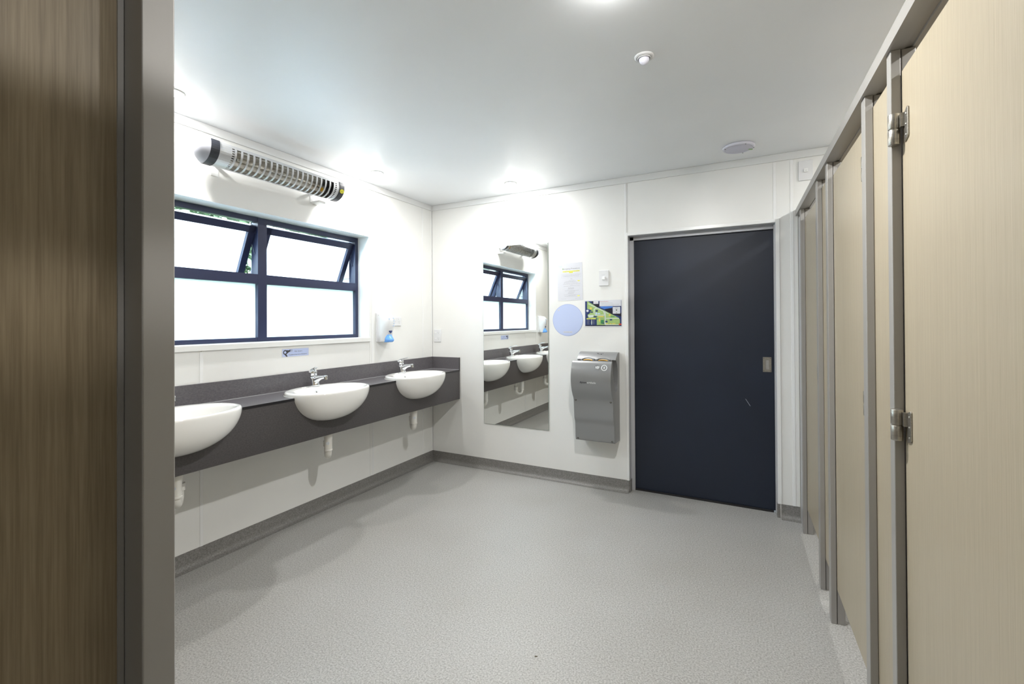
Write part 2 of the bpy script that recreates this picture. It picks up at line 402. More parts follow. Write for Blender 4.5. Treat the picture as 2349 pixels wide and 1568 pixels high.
# ================================================================ OUTSIDE
tag(obj('ground_outside', B((-14, -.2, -16, 16, -.35, -.25)), 'lawn'), kind='structure')
for y0, y1, side in ((-.722, -.45, 'beyond the sash nearest the corner'), (-2.85, -2.565, 'beyond the far end of the window')):
    pr = empty('block_pier', (-.45, (y0+y1)/2, -.25)); tag(pr, 'pale blue-grey blockwork pier outside the window, '+side, 'pier')
    yc = (y1-y0)/2
    zz = 0; k = 0
    while zz < 2.7:
        obj('block', B((-.15, .15, -yc, yc, zz, zz+.192)), 'block', pr, bevel=.004, seg=1); zz += .1955
def make_tree(x, y, hgt, rad, n, sd, label):
    r = random.Random(sd)
    e = empty('garden_tree', (x, y, -.25)); tag(e, label, 'tree')
    bm = bmesh.new(); tube(bm, [(0, 0, 0), (.05, .03, hgt*.35), (-.03, .05, hgt*.75)], [.11, .08, .03], 8)
    for k in range(6):
        a = k*1.05; tube(bm, [(0, 0, hgt*(.3+.06*k)), (rad*.6*math.cos(a), rad*.6*math.sin(a), hgt*(.45+.07*k))], [.035, .012], 5)
    obj('trunk', bm, 'bark', e, smooth=True)
    cl = [(r.uniform(-.6, .6)*rad, r.uniform(-.6, .6)*rad, hgt*r.uniform(.16, .92), rad*r.uniform(.35, .55)) for _ in range(26)]
    vs, fs = [], []
    for i in range(n):
        cx, cy, cz, cr = r.choice(cl)
        dv = Vector((r.gauss(0, 1), r.gauss(0, 1), r.gauss(0, 1))).normalized()*cr*r.uniform(.6, 1)
        c = Vector((cx, cy, cz))+dv
        nrm = (dv.normalized()+Vector((r.uniform(-.7, .7), r.uniform(-.7, .7), r.uniform(-.3, .9)))).normalized()
        a = nrm.orthogonal().normalized(); b = nrm.cross(a); an = r.uniform(0, 6.28)
        a2 = a*math.cos(an)+b*math.sin(an); b2 = nrm.cross(a2); s = r.uniform(.05, .10)
        k = len(vs); vs += [c-a2*s, c+b2*s*.45, c+a2*s, c-b2*s*.45]; fs.append((k, k+1, k+2, k+3))
    me = bpy.data.meshes.new('foliage'); me.from_pydata([tuple(v) for v in vs], [], fs); me.materials.append(M_['leaf'])
    o = bpy.data.objects.new('foliage', me); COL.objects.link(o); o.parent = e; o['kind'] = 'stuff'
make_tree(-3.0, 2.1, 4.3, 1.25, 9000, 1, 'leafy green tree seen through the gaps of the open sash by the mullion')
make_tree(-6.2, 4.2, 5.2, 1.5, 9000, 2, 'taller leafy tree standing behind the one by the mullion gap')
make_tree(-3.4, -.9, 3.9, 1.2, 9000, 3, 'bushy green tree directly outside the window')
make_tree(-2.8, -4.8, 4.2, 1.2, 9000, 4, 'green tree outside, seen only in the mirror through the open sash')
make_tree(-6.0, -7.6, 5.0, 1.5, 9000, 5, 'large tree outside, seen in the mirror above the sash tops')

# ================================================================ DOWNLIGHTS
def downlight(x, y, label, z=H, lens='lens'):
    e = empty('downlight', (x, y, z)); tag(e, label, 'light', 'ceiling downlights')
    bm = bmesh.new(); lathe(bm, [(.040, 0), (.050, 0), (.050, -.002), (.046, -.0045), (.040, -.0035)], n=32, close0=False, close1=False)
    obj('trim_ring', bm, 'trimwhite', e, smooth=True)
    bm = bmesh.new(); lathe(bm, [(.0395, 0), (.0395, -.0035), (.036, -.006), (.026, -.0085), (.010, -.0098), (.001, -.010)], n=20, close0=False)
    obj('lens', bm, lens, e, smooth=True)
downlight(.235, -2.345, 'bright recessed downlight over the basin nearest the shower partition', lens='lens_wall')
downlight(.245, -.99, 'bright recessed downlight between heater end and corner, close to window wall', lens='lens_wall')
downlight(1.01, -.285, 'bright recessed downlight above the tall mirror', lens='lens_wall')
downlight(2.30, -2.085, 'bright recessed downlight mid room, just above the picture edge', lens='lens_centre')
downlight(3.78, -.50, 'downlight inside the cubicle next to the blue door', lens='lens_dim')
downlight(3.78, -1.42, 'downlight inside the middle cubicle', lens='lens_dim')
downlight(3.78, -2.40, 'downlight inside the cubicle nearest the camera', lens='lens_dim')
downlight(3.78, -3.35, 'downlight inside the cubicle beside the camera', lens='lens_dim')

# ================================================================ CEILING FITTINGS
e = empty('motion_sensor', (2.320, -1.576, H)); tag(e, 'round white domed motion sensor on the ceiling', 'sensor')
bm = bmesh.new(); lathe(bm, [(.041, 0), (.041, -.002), (.036, -.006), (.030, -.0075), (.029, -.005)], close1=False); obj('base_ring', bm, 'plastic', e, smooth=True)
bm = bmesh.new(); lathe(bm, [(.029, -.002), (.028, -.009), (.0255, -.011), (.0245, -.008)], close1=False); obj('inner_ring', bm, 'plastic', e, smooth=True)
bm = bmesh.new(); lathe(bm, [(.0225*math.cos(a), -.008-.026*math.sin(a)) for a in [math.pi/2*i/9 for i in range(9)]]+[(.0008, -.034)], n=28); obj('dome_lens', bm, 'lilac', e, smooth=True)
e = empty('ceiling_disc', (2.664, -.280, H)); tag(e, 'flat round off-white ceiling fitting with small dark label and screws', 'ceiling fitting')
bm = bmesh.new(); lathe(bm, [(.090, 0), (.095, -.004), (.095, -.010), (.091, -.016), (.083, -.019), (.080, -.017)], n=48, close1=False); obj('rim', bm, 'lilac', e, smooth=True)
bm = bmesh.new(); lathe(bm, [(.081, -.016), (.078, -.0185), (.001, -.0195)], n=48); obj('face_plate', bm, 'grille', e, smooth=True)
for a in (0.15, 1.3, 3.6, 5.2):
    bm = bmesh.new(); lathe(bm, [(.0035, 0), (.003, -.0015)], (.087*math.cos(a), .087*math.sin(a), -.0185), n=10); obj('screw', bm, 'dark', e)
obj('brand_plate', B((-.012, .012, -.005, .005, -.0215, -.018)), 'greenink', e, M4=Matrix.Translation((.068, .035, 0)) @ Matrix.Rotation(.5, 4, 'Z'))

# ================================================================ TOILET PARTITION (right) and shower partition in shade-darkened laminate (near left)
KROT = .0137
pt = empty('toilet_partition', (3.003, 0, 0), KROT)
tag(pt, 'long beige toilet cubicle front with grey posts, head rail and three doors beside the blue door', 'partition')
def post(y0, y1, deep=.052, z1=2.022, inner=True):
    bs = [(0, .021, y0, y1, 0, z1), (.0235, deep, y0+.004, y1-.002, 0, z1)]
    o = obj('post', B(*bs), 'alu', pt, bevel=.0018)
    return o
posts = [(-.200, -.150), (-.850, -.800), (-1.130, -1.085), (-1.790, -1.745), (-2.055, -2.020), (-2.735, -2.690), (-2.995, -2.955), (-3.675, -3.63)]
for a, b in posts: post(a, b)
obj('wall_channel', B((.004, .024, -.020, 0, .0, 2.022)), 'alu', pt, bevel=.0015)
obj('filler_panel', B((.008, .022, -.152, -.018, 0.0, 2.0)), 'alu_lt', pt)
bm = prism([(-.008, 2.022), (-.008, 2.060), (-.004, 2.064), (.054, 2.064), (.058, 2.060), (.058, 2.022), (.044, 2.022), (.043, 2.026), (.030, 2.026), (.029, 2.022)], 'y', -5.5, -.001)
bm2 = bmesh.new(); bm.free()
def prism_xz(poly, y0, y1):
    bm = bmesh.new()
    A = [bm.verts.new((u, y0, v)) for u, v in poly]; C = [bm.verts.new((u, y1, v)) for u, v in poly]; n = len(poly)
    for i in range(n): bm.faces.new((A[i], A[(i+1) % n], C[(i+1) % n], C[i]))
    f = [bm.faces.new(A[::-1]), bm.faces.new(C)]
    for q in f: q.normal_update()
    bmesh.ops.triangulate(bm, faces=f); return bm
bm2.free()
obj('head_rail', prism_xz([(-.008, 2.022), (-.008, 2.060), (-.004, 2.064), (.054, 2.064), (.058, 2.060), (.058, 2.022), (.046, 2.022), (.0445, 2.026), (.031, 2.026), (.0295, 2.022)], -3.68, -.001), 'alu', pt)
# fixed panels between the posts of neighbouring cubicles
for a, b in ((-1.087, -.848), (-2.022, -1.788), (-2.957, -2.733)):
    obj('fixed_panel', B((.0215, .0345, a, b, .155, 1.985)), 'laminate', pt, bevel=.001, seg=1)
# doors
def cdoor(y0, y1, hy, flip=1):
    dr = obj('cubicle_door', B((.0215, .0345, y0, y1, .155, 1.962)), 'laminate', pt, bevel=.001, seg=1)
    for hz in (1.812, 1.062):
        Mh = Matrix.Translation((.003 if flip > 0 else .013, hy, hz)) @ Matrix.Diagonal((1, flip, 1, 1))
        bm = bmesh.new()
        for z0, z1 in ((-.039, -.0015), (.0015, .039)):
            lathe(bm, [(.0006, z0), (.0118, z0), (.0125, z0+.001), (.0125, z1-.001), (.0118, z1), (.0006, z1)], n=24)
        box(bm, .008, .0150, -.0225, -.010, .0, .034)
        lathe(bm, [(.0105, -.0016), (.0105, .0016)], n=24)
        ho = obj('hinge', bm, 'steel', dr, M4=Mh); smooth_angle(ho)
        poly = [(-.018, -.040), (-.042, -.034), (-.046, -.030), (-.046, .038), (-.042, .042), (-.018, .034)]
        bm = prism(poly, 'x', .0150, .0182)
        for zz in (-.026, 0, .026):
            lathe(bm, [(.0034, .0155), (.0030, .0138), (.0005, .0134)], (0, -.034, zz), 'x', 10)
        lo = obj('hinge_leaf', bm, 'steel', dr, M4=Mh, bevel=.0006, seg=1)
    return dr
cdoor(-.798, -.207, -.790, -1)
cdoor(-1.743, -1.137, -1.735, -1)
cdoor(-2.688, -2.060, -2.066)
cdoor(-3.628, -3.001, -3.006)
for y in (-.968, -1.905, -2.845):
    obj('divider_panel', B((.036, 1.60, y-.0065, y+.0065, .155, 2.02)), 'laminate', pt)

lp_ = empty('shower_partition', (2.083, -3.2905, 0)); tag(lp_, 'wood-grain laminate partition, shade painted into its colour, with grey metal end post, close to the camera', 'partition')
obj('laminate_panel', B((-.013, 0, -2.30, -.0015, .15, 2.0)), 'laminate_shaded', lp_)
obj('end_post', B((-.016, .040, 0, .0315, 0, 2.022)), 'alu', lp_, bevel=.0016, seg=3)
obj('panel_channel', B((-.016, .0025, -.006, -.0006, .0, 2.022)), 'alu', lp_)
obj('head_rail', B((-.020, .048, -2.30, .040, 2.022, 2.064)), 'alu', lp_, bevel=.002)
obj('return_panel', B((-2.078, -.018, .008, .021, .15, 2.0)), 'laminate_shaded', lp_)
obj('return_rail', B((-2.078, -.0205, 0, .030, 2.022, 2.064)), 'alu', lp_, bevel=.002)
obj('wall_channel', B((-2.0795, -2.055, 0, .030, .1, 2.022)), 'alu', lp_)

# ================================================================ VANITY
BC = [-2.355, -1.472, -.597]     # basin centres along the wall
BX, BA, BB = .290, .280, .205
PN = 2.15
def sel(cx, cy, b, a, z, n=64, pn=PN):
    o = []
    for k in range(n):
        t = 2*math.pi*k/n; c, s = math.cos(t), math.sin(t)
        o.append((cx+b*math.copysign(abs(c)**(2/pn), c), cy+a*math.copysign(abs(s)**(2/pn), s), z))
    return o
ZT = .883
# outside profile of the bowl: scale vs height
BOWL = [(1.0, .885), (.988, .862), (.952, .835), (.897, .808), (.815, .780), (.705, .755), (.56, .732), (.38, .714), (.19, .705)]
v = empty('vanity_counter', (0, -1.7, 0)); tag(v, 'long charcoal laminate vanity counter with deep apron running under the window', 'counter')
def vobj(name, bm, m, **k):
    bmesh.ops.translate(bm, verts=bm.verts, vec=(0, 1.7, 0)); return obj(name, bm, m, v, **k)
VE = -3.255
# top: from the wall out to x=.32 with D-shaped cut-outs
pts = [(.003, -.003), (.003, VE), (.32, VE)]
for cy in BC:
    f = .965
    arcp = []
    N_ = 40
    for k in range(N_+1):
        t = math.pi*2*k/N_
        x = BX+BB*f*math.copysign(abs(math.cos(t))**(2/PN), math.cos(t)); y = BA*f*math.copysign(abs(math.sin(t))**(2/PN), math.sin(t))
        if x < .318: arcp.append((x, cy+y))
    arcp.sort(key=lambda q: q[1]); 
    # order along the curve from low y, round the back, to high y
    low = [q for q in arcp if q[1] < cy]; hi = [q for q in arcp if q[1] >= cy]
    low = sorted(low, key=lambda q: -q[0]); hi = sorted(hi, key=lambda q: q[0])
    yl_ = cy-BA*f; pts += [(.32, cy-BA*f*.995)] + low + hi + [(.32, cy+BA*f*.995)]
pts += [(.32, -.003)]
vobj('countertop', prism(pts, 'z', ZT-.014, ZT), ['vanity_lit'])
# dark edge band following the front edge between basins
bs = []
ys = [VE]+[q for cy in BC for q in (cy-BA*.97, cy+BA*.97)]+[-.003]
for a, b in zip(ys[::2], ys[1::2]): vobj('edge_band', B((.3195, .3208, a, b, ZT-.0145, ZT-.001)), 'edge')
# apron with bowl-shaped notches
ap = [(-.003, .611), (VE, .611), (VE, ZT-.0145)]
for cy in BC:
    half = [(BA*s*.975, z) for s, z in BOWL if z < ZT-.016]
    half = [(BA*.99*.975, ZT-.0145)]+half
    ap += [(cy-u, z) for u, z in half] + [(cy+u, z) for u, z in half[::-1]]
ap += [(-.003, ZT-.0145)]
vobj('apron', prism(ap, 'x', .300, .318), 'vanity')
vobj('splashback', B((.0024, .0145, VE, -.0005, ZT, .9965)), 'vanity_lit', bevel=.001, seg=1)
vobj('side_splash', B((.0145, .320, -.0145, -.0028, ZT, .9965)), 'vanity_lit', bevel=.001, seg=1)
vobj('splash_end_edge', B((.3200, .3208, -.0145, -.0028, ZT, .9965)), 'edge')
vobj('splash_sealant', B((.0145, .018, VE, -.0145, ZT, ZT+.002), (.018, .318, -.018, -.0145, ZT, ZT+.002)), 'alu_lt')
for yy in (-.95, -1.9, -2.9):
    vobj('bracket', B((.02, .30, yy-.002, yy+.002, .74, .862), (.02, .30, yy-.012, yy+.012, .866, .869)), 'alu_lt')

# ---------------------------------------------------------------- basins, taps, traps
def basin(cy, label):
    e = empty('wash_basin', (BX, cy, .69)); tag(e, label, 'basin', 'semi-recessed basins in the vanity')
    bm = bmesh.new(); R = []
    z0 = -.69
    R.append(sel(0, 0, .012, .016, .7035+z0))
    for s, z in BOWL[::-1]: R.append(sel(0, 0, BB*s, BA*s, z+z0))
    for s, z in ((1.0, .893), (.997, .899), (.985, .9045), (.965, .906)): R.append(sel(0, 0, BB*s, BA*s, z+z0))
    # inner bowl, shifted forward so the back keeps a tap ledge
    for cx, b, a, z in ((.004, .190, .262, .9065), (.022, .165, .246, .9055), (.026, .158, .241, .900), (.029, .151, .234, .885), (.032, .143, .222, .855), (.034, .130, .200, .820),
                        (.034, .110, .165, .785), (.030, .078, .115, .757), (.022, .045, .058, .744), (.018, .023, .024, .740)):
        R.append(sel(cx, 0, b, a, z+z0, pn=2.1))
    rings(bm, R); o = obj('bowl', bm, 'ceramic', e, smooth=True)
    sb = o.modifiers.new('smooth', 'SUBSURF'); sb.levels = 1; sb.render_levels = 1
    # overflow hole on the inner back wall, below the tap
    bm = bmesh.new(); lathe(bm, [(.012, 0), (.0125, .002), (.0095, .003), (.0085, -.004), (.0004, -.005)], n=20)
    Mo = Matrix.Translation((-.118, 0, .868+z0)) @ Matrix.Rotation(math.radians(72), 4, 'Y')
    ov = obj('overflow', bm, 'chrome', e, smooth=True, M4=Mo)
    bm = bmesh.new(); lathe(bm, [(.0085, 0), (.0004, .0012)], n=20); obj('overflow_hole', bm, 'dark', ov, M4=Matrix.Translation((0, 0, .0016)))
    bm = bmesh.new(); lathe(bm, [(.024, .0), (.024, .0025), (.018, .003), (.016, .001), (.0004, .0005)], (.018, 0, .741+z0), n=24); obj('waste_outlet', bm, 'chrome', e, smooth=True)
    bm = bmesh.new(); rings(bm, [sel(0, 0, BB*1.006, BA*1.006, .8832+z0), sel(0, 0, BB*1.012, BA*1.010, .8842+z0), sel(0, 0, BB*1.000, BA*1.000, .8862+z0)], False, False)
    bmesh.ops.delete(bm, geom=[vv for vv in bm.verts if vv.co.x+BX > .319], context='VERTS')
    obj('sealant', bm, 'pvc', e)
    for dy in (-.062, -.085):
        bm = bmesh.new(); lathe(bm, [(.010, .905), (.009, .9095), (.0005, .911)], (-.150+(.0 if dy > -.07 else .006), dy, z0), n=14); obj('plug_cap', bm, 'ceramic', e, smooth=True)
    return e
def tap(cy, label):
    e = empty('mixer_tap', (.125, cy, .9065)); tag(e, label, 'tap', 'chrome mixer taps')
    bm = bmesh.new()
    tube(bm, [(.004, 0, 0), (.004, 0, .006), (.001, 0, .02), (-.006, 0, .045), (-.012, 0, .062)], [.0290, .0280, .0262, .0245, .0235], 24)
    obj('body', bm, 'chrome', e, smooth=True)
    # blade like spout that grows out of the body
    bm = bmesh.new(); R = []
    for x, zc, hh, ww in ((-.018, .033, .030, .022), (.000, .034, .031, .0215), (.014, .038, .029, .0195), (.030, .046, .0225, .0165), (.046, .053, .0165, .0145), (.064, .058, .0125, .0128), (.085, .062, .0105, .0115), (.105, .066, .0100, .0110), (.113, .067, .0085, .0095)):
        R.append([(x+.10*(hh*math.sin(t)) , ww*math.cos(t), zc+hh*math.sin(t)) for t in [2*math.pi*k/20 for k in range(20)]])
    rings(bm, R); obj('spout', bm, 'chrome', e, smooth=True)
    bm = bmesh.new(); tube(bm, [(.104, 0, .068), (.107, 0, .046)], [.0118, .0118], 20); smooth_angle(obj('aerator', bm, 'chrome', e))
    bm = bmesh.new(); tube(bm, [(-.012, 0, .062), (-.013, 0, .066), (-.0135, 0, .068), (-.018, 0, .090), (-.020, 0, .101), (-.021, 0, .107), (-.021, 0, .110)], [.0190, .0190, .0255, .0260, .0235, .015, .002], 24)
    o = obj('cartridge_dome', bm, 'chrome', e, smooth=True)
    bm = bmesh.new(); R = []
    for x, z, hh, ww in ((-.040, .094, .007, .013), (-.025, .104, .008, .019), (0, .113, .0062, .0165), (.025, .1195, .0048, .0125), (.048, .124, .0042, .0115), (.066, .1285, .0036, .0105), (.071, .130, .0022, .0085)):
        R.append([(x-.22*hh*math.sin(t), ww*math.cos(t), z+hh*math.sin(t)) for t in [2*math.pi*k/16 for k in range(16)]])
    rings(bm, R); obj('lever', bm, 'chrome', e, smooth=True)
    bm = bmesh.new(); lathe(bm, [(.0030, 0), (.0028, .0015), (.0003, .002)], n=10)
    obj('index_button', bm, 'dark', e, M4=Matrix.Translation((.0045, 0, .093)) @ Matrix.Rotation(math.radians(78), 4, 'Y'))
    return e
def trap(cy, label):
    e = empty('basin_trap', (.258, cy, .69), math.radians(-36)); tag(e, label, 'pipe', 'basin waste traps')
    bm = bmesh.new()
    lathe(bm, [(.0015, .02), (.021, .02), (.021, -.075), (.0255, -.077), (.0262, -.083), (.0262, -.122), (.0245, -.125), (.0245, -.188), (.0262, -.190), (.0262, -.198), (.0215, -.200), (.0015, -.200)], n=28)
    smooth_angle(obj('tailpiece', bm, 'pvc', e))
    bm = bmesh.new()
    P = [(0, 0, -.198)]+[(-.036+.036*math.cos(a), 0, -.203-.036*math.sin(a)) for a in [math.pi*i/12 for i in range(13)]]+[(-.072, 0, -.17)]
    tube(bm, P, .0205, 20); obj('u_bend', bm, 'pvc', e, smooth=True)
    bm = bmesh.new(); lathe(bm, [(.0015, -.185), (.0255, -.185), (.0255, -.150), (.0215, -.148), (.0015, -.148)], (-.072, 0, 0), n=24)
    smooth_angle(obj('collar', bm, 'pvc', e))
    bm = bmesh.new(); tube(bm, [(-.072, 0, -.155), (-.072, 0, -.110)]+arc((-.072, 0, -.110), (-.072, 0, -.085), (-.098, 0, -.085), 6)[1:]+[(-.150, -.004, -.087), (-.312, -.006, -.095)], .0195, 20)
    obj('wall_outlet_pipe', bm, 'pvc', e, smooth=True)
    bm = bmesh.new(); lathe(bm, [(.024, -.028), (.024, .018)], (-.150, -.004, -.087), 'x', 24); obj('outlet_collar', bm, 'pvc', e, smooth=False)
    obj('maker_stamp', prism([(q[0], q[1]) for q in disc(0, 0, .009, 24)], 'z', 0, .0003), 'skyink', e, M4=Matrix.Translation((.0243, -.0052, -.146)) @ Matrix.Rotation(math.radians(-12), 4, 'Z') @ Matrix.Rotation(math.radians(90), 4, 'Y') @ Matrix.Rotation(math.radians(90), 4, 'Z'))
    obj('stamp_centre', prism([(q[0], q[1]) for q in disc(0, 0, .0074, 24)], 'z', .0001, .0005), 'pvc', e, M4=Matrix.Translation((.0243, -.0052, -.146)) @ Matrix.Rotation(math.radians(-12), 4, 'Z') @ Matrix.Rotation(math.radians(90), 4, 'Y') @ Matrix.Rotation(math.radians(90), 4, 'Z'))
    text('stamp_text', 'PN', .009, 0, -.003, .0007, 'skyink', e, Matrix.Translation((.0243, -.0052, -.146)) @ Matrix.Rotation(math.radians(-12), 4, 'Z') @ Matrix.Rotation(math.radians(90), 4, 'Y') @ Matrix.Rotation(math.radians(90), 4, 'Z'))
    return e
WHERE = ['cut off by the grey partition post', 'below the hair dryers sign', 'nearest the room corner']
b0 = basin(BC[1], 'white semi-recessed washbasin '+WHERE[1])
t0 = tap(-1.447, 'chrome single-lever mixer tap on the basin '+WHERE[1])
p0 = trap(-1.452, 'white plastic waste trap under the basin '+WHERE[1])
LEVER = [q for q in t0.children if q.name.startswith('lever')][0]
for i in (0, 2):
    for src, lb, off in ((b0, 'white semi-recessed washbasin ', 0), (t0, 'chrome single-lever mixer tap on the basin ', .010 if i == 0 else .020), (p0, 'white plastic waste trap under the basin ', .010)):
        c = copy_tree(src); c.location.y = BC[i]+off; c['label'] = lb+WHERE[i]

LEVER.matrix_local = Matrix.Translation((-.018, 0, 0)) @ Matrix.Rotation(math.radians(-27), 4, 'Z') @ Matrix.Translation((.018, 0, 0))

# ================================================================ HEATER
e = empty('wall_heater', (.03, -1.69, 2.25)); tag(e, 'long silver infrared heater with curved grille mounted above the window', 'heater')
Cc = Vector((.135, 2.252)); cd = Vector((.607, .795)); nd = Vector((.795, -.607)); half = .0725; bul = .040
Rr = (half*half+bul*bul)/(2*bul); phm = math.asin(half/Rr); ctr = Cc-nd*(Rr-bul)
def hpt(ph, dr=0.0): return ctr+(cd*math.sin(ph)+nd*math.cos(ph))*(Rr+dr)
def arc_strip(bm, y0, y1, p0_, p1_, th=.0025, n=14, dr=0.0):
    R = []
    for k in range(n+1):
        ph = p0_+(p1_-p0_)*k/n; a = hpt(ph, dr); b = hpt(ph, dr-th)
        R.append([(a.x, y0, a.y), (a.x, y1, a.y), (b.x, y1, b.y), (b.x, y0, b.y)])
    rings(bm, R)
HY0, HY1 = -2.095, -1.285
gy0, gy1 = -2.008, -1.328
Lh = Matrix.Translation((-.03, 1.69, -2.25))
def hobj(name, bm, m, **k): return obj(name, bm, m, e, M4=Lh, **k)
bm = bmesh.new()
arc_strip(bm, HY0, gy0-.020, -phm, phm); arc_strip(bm, gy1+.020, HY1, -phm, phm)
arc_strip(bm, gy0-.020, gy1+.020, -phm, -phm+.16, n=3); arc_strip(bm, gy0-.020, gy1+.020, phm-.20, phm, n=3)
hobj('front_fascia', bm, 'heatsilver', smooth=False)
ng = 19
pitch = (gy1-gy0)/ng
for k in range(ng+1):
    bm = bmesh.new(); yy = gy0+pitch*k; wd = .0055 if 0 < k < ng else .006
    arc_strip(bm, yy-wd, yy+wd, -phm+.15, phm-.19, n=12, th=.003)
    hobj('grille_bar', bm, 'heatsilver', smooth=False)
for ys_ in ((gy0-.020, gy0-.007), (gy1+.007, gy1+.020)):
    bm = bmesh.new(); nsl = 11
    for k in range(nsl):
        a = -phm+.16+(2*phm-.36)*(k+.0)/nsl; arc_strip(bm, ys_[0], ys_[1], a, a+(2*phm-.36)/nsl*.5, n=1)
    tag(hobj('perforated_strip', bm, 'heatsilver'), kind='stuff')
# housing behind the fascia, trough reflector, lamp tube
pb = [hpt(-phm), Cc-cd*.060-nd*.030, Cc-cd*.02-nd*.055, Cc+cd*.035-nd*.050, hpt(phm)]
bm = bmesh.new(); th = .002
R = []
for y in (HY0, HY1): R.append([(q.x, y, q.y) for q in pb]+[((q+(Cc-q)*.06).x, y, (q+(Cc-q)*.06).y) for q in pb[::-1]])
rings(bm, R); hobj('housing', bm, 'heatsilver')
pr_ = [Cc-cd*.062+nd*.004, Cc-cd*.045-nd*.022, Cc-cd*.012-nd*.038, Cc+cd*.012-nd*.038, Cc+cd*.045-nd*.022, Cc+cd*.062+nd*.004]
bm = bmesh.new(); R = []
for y in (gy0-.02, gy1+.02): R.append([(q.x, y, q.y) for q in pr_]+[((q+(Cc-q)*.04).x, y, (q+(Cc-q)*.04).y) for q in pr_[::-1]])
rings(bm, R); hobj('reflector', bm, 'reflector')
bm = bmesh.new(); q = Cc-nd*.012
lathe(bm, [(.0005, gy0+.02), (.0075, gy0+.025), (.0075, gy1-.025), (.0005, gy1-.02)], (q.x, 0, q.y), 'y', 16); hobj('lamp_tube', bm, 'tube', smooth=True)
for yy in (gy0, gy1-.055): hobj('lamp_holder', B((q.x-.009, q.x+.009, yy+(.0 if yy < -1.5 else .018), yy+(.037 if yy < -1.5 else .055), q.y-.009, q.y+.009)), 'black', bevel=.003)
bm = bmesh.new(); q2 = Cc+nd*.006-cd*.014
lathe(bm, [(.001, 0), (.014, .0), (.014, .004), (.001, .004)], (q2.x, gy1-.065, q2.y), 'y', 16); hobj('terminal_disc', bm, 'orange')
# end caps: dark band then a grey nose that closes towards the tip
def cap_ring(y, s, shift=0.0, bs_=1.0, n=14):
    front = []
    for k in range(n+1):
        ph = -phm+2*phm*k/n
        p_ = hpt(ph, .0035); d2 = p_-Cc; u = d2.dot(cd)*s+shift; w_ = d2.dot(nd)*bs_
        q_ = Cc+cd*u+nd*w_; front.append((q_.x, y, q_.y))
    back = []
    for u, w_ in ((.070, -.012), (.040, -.052), (-.02, -.057), (-.062, -.033)):
        q_ = Cc+cd*(u*s+shift)+nd*(w_*max(bs_, .35)); back.append((q_.x, y, q_.y))
    return front+back
for sgn, ye, capm, bandm in ((-1, HY0, 'heatgrey', 'heatband'), (1, HY1, 'heatgrey', 'heatband')):
    bm = bmesh.new(); bw = .046 if sgn < 0 else .040; cs_ = .85 if sgn < 0 else .38
    rings(bm, [cap_ring(ye, 1.0), cap_ring(ye+sgn*bw, 1.0)]); bo = hobj('dark_band', bm, bandm, smooth=False)
    bm = bmesh.new(); T = (Cc+cd*.060-nd*.016); full = cap_ring(ye+sgn*bw, 1.0); R = []
    for f_, dy in ((1, .050), (.91, .073), (.78, .095), (.60, .113), (.38, .124), (.18, .130), (.04, .132)):
        R.append([(T.x+(q[0]-T.x)*f_, ye+sgn*(bw+(dy-.050)*cs_), T.y+(q[2]-T.y)*f_) for q in full])
    rings(bm, R)
    co = hobj('end_cap', bm, capm); smooth_angle(co, 50)
    bm = bmesh.new(); lathe(bm, [(.0095, 0), (.0095, .003), (.0004, .004)], n=18)
    q_ = Cc+cd*.036+nd*.004
    ax = Vector((nd.x*.75, sgn*.66, nd.y*.75)).normalized()
    Mr = Matrix.Translation((q_.x-.03, ye+sgn*(bw+.058*cs_)+1.69, q_.y-2.25)) @ ax.to_track_quat('Z', 'Y').to_matrix().to_4x4()
    obj('cap_screw', bm, 'plastic', e, M4=Mr, smooth=False)
# yellow oval badge on the band at the corner end
q_ = hpt(.30, .0042); nn = Vector(((cd*math.sin(.30)+nd*math.cos(.30)).x, 0, (cd*math.sin(.30)+nd*math.cos(.30)).y))
tt = Vector((0, 1, 0)); bb = nn.cross(tt)
Mb = Matrix((tt, -bb if (-bb).z > 0 else bb, nn)).transposed().to_4x4()
if Mb.determinant() < 0: Mb = Matrix((tt, bb, nn)).transposed().to_4x4()
Mb.translation = Vector((q_.x-.03, HY1+.021+1.69, q_.y-2.25))
bd = sheet('badge', disc(0, 0, .017, 32, .0145), -.002, .0006, 'yellow', e, Mb)
text('badge_text', 'elios', .020, 0, -.004, .0012, 'ink', e, Mb, height=.006)
# mounting brackets
for yy in (-2.02, -1.36):
    hobj('mounting_bracket', B((.0, .004, yy-.02, yy+.02, 2.17, 2.32), (.0, .10, yy-.015, yy+.015, 2.232, 2.240)), 'trimwhite')
hobj('bracket_foot', B((.0, .085, -1.375, -1.32, 2.160, 2.176)), 'trimwhite', bevel=.003)

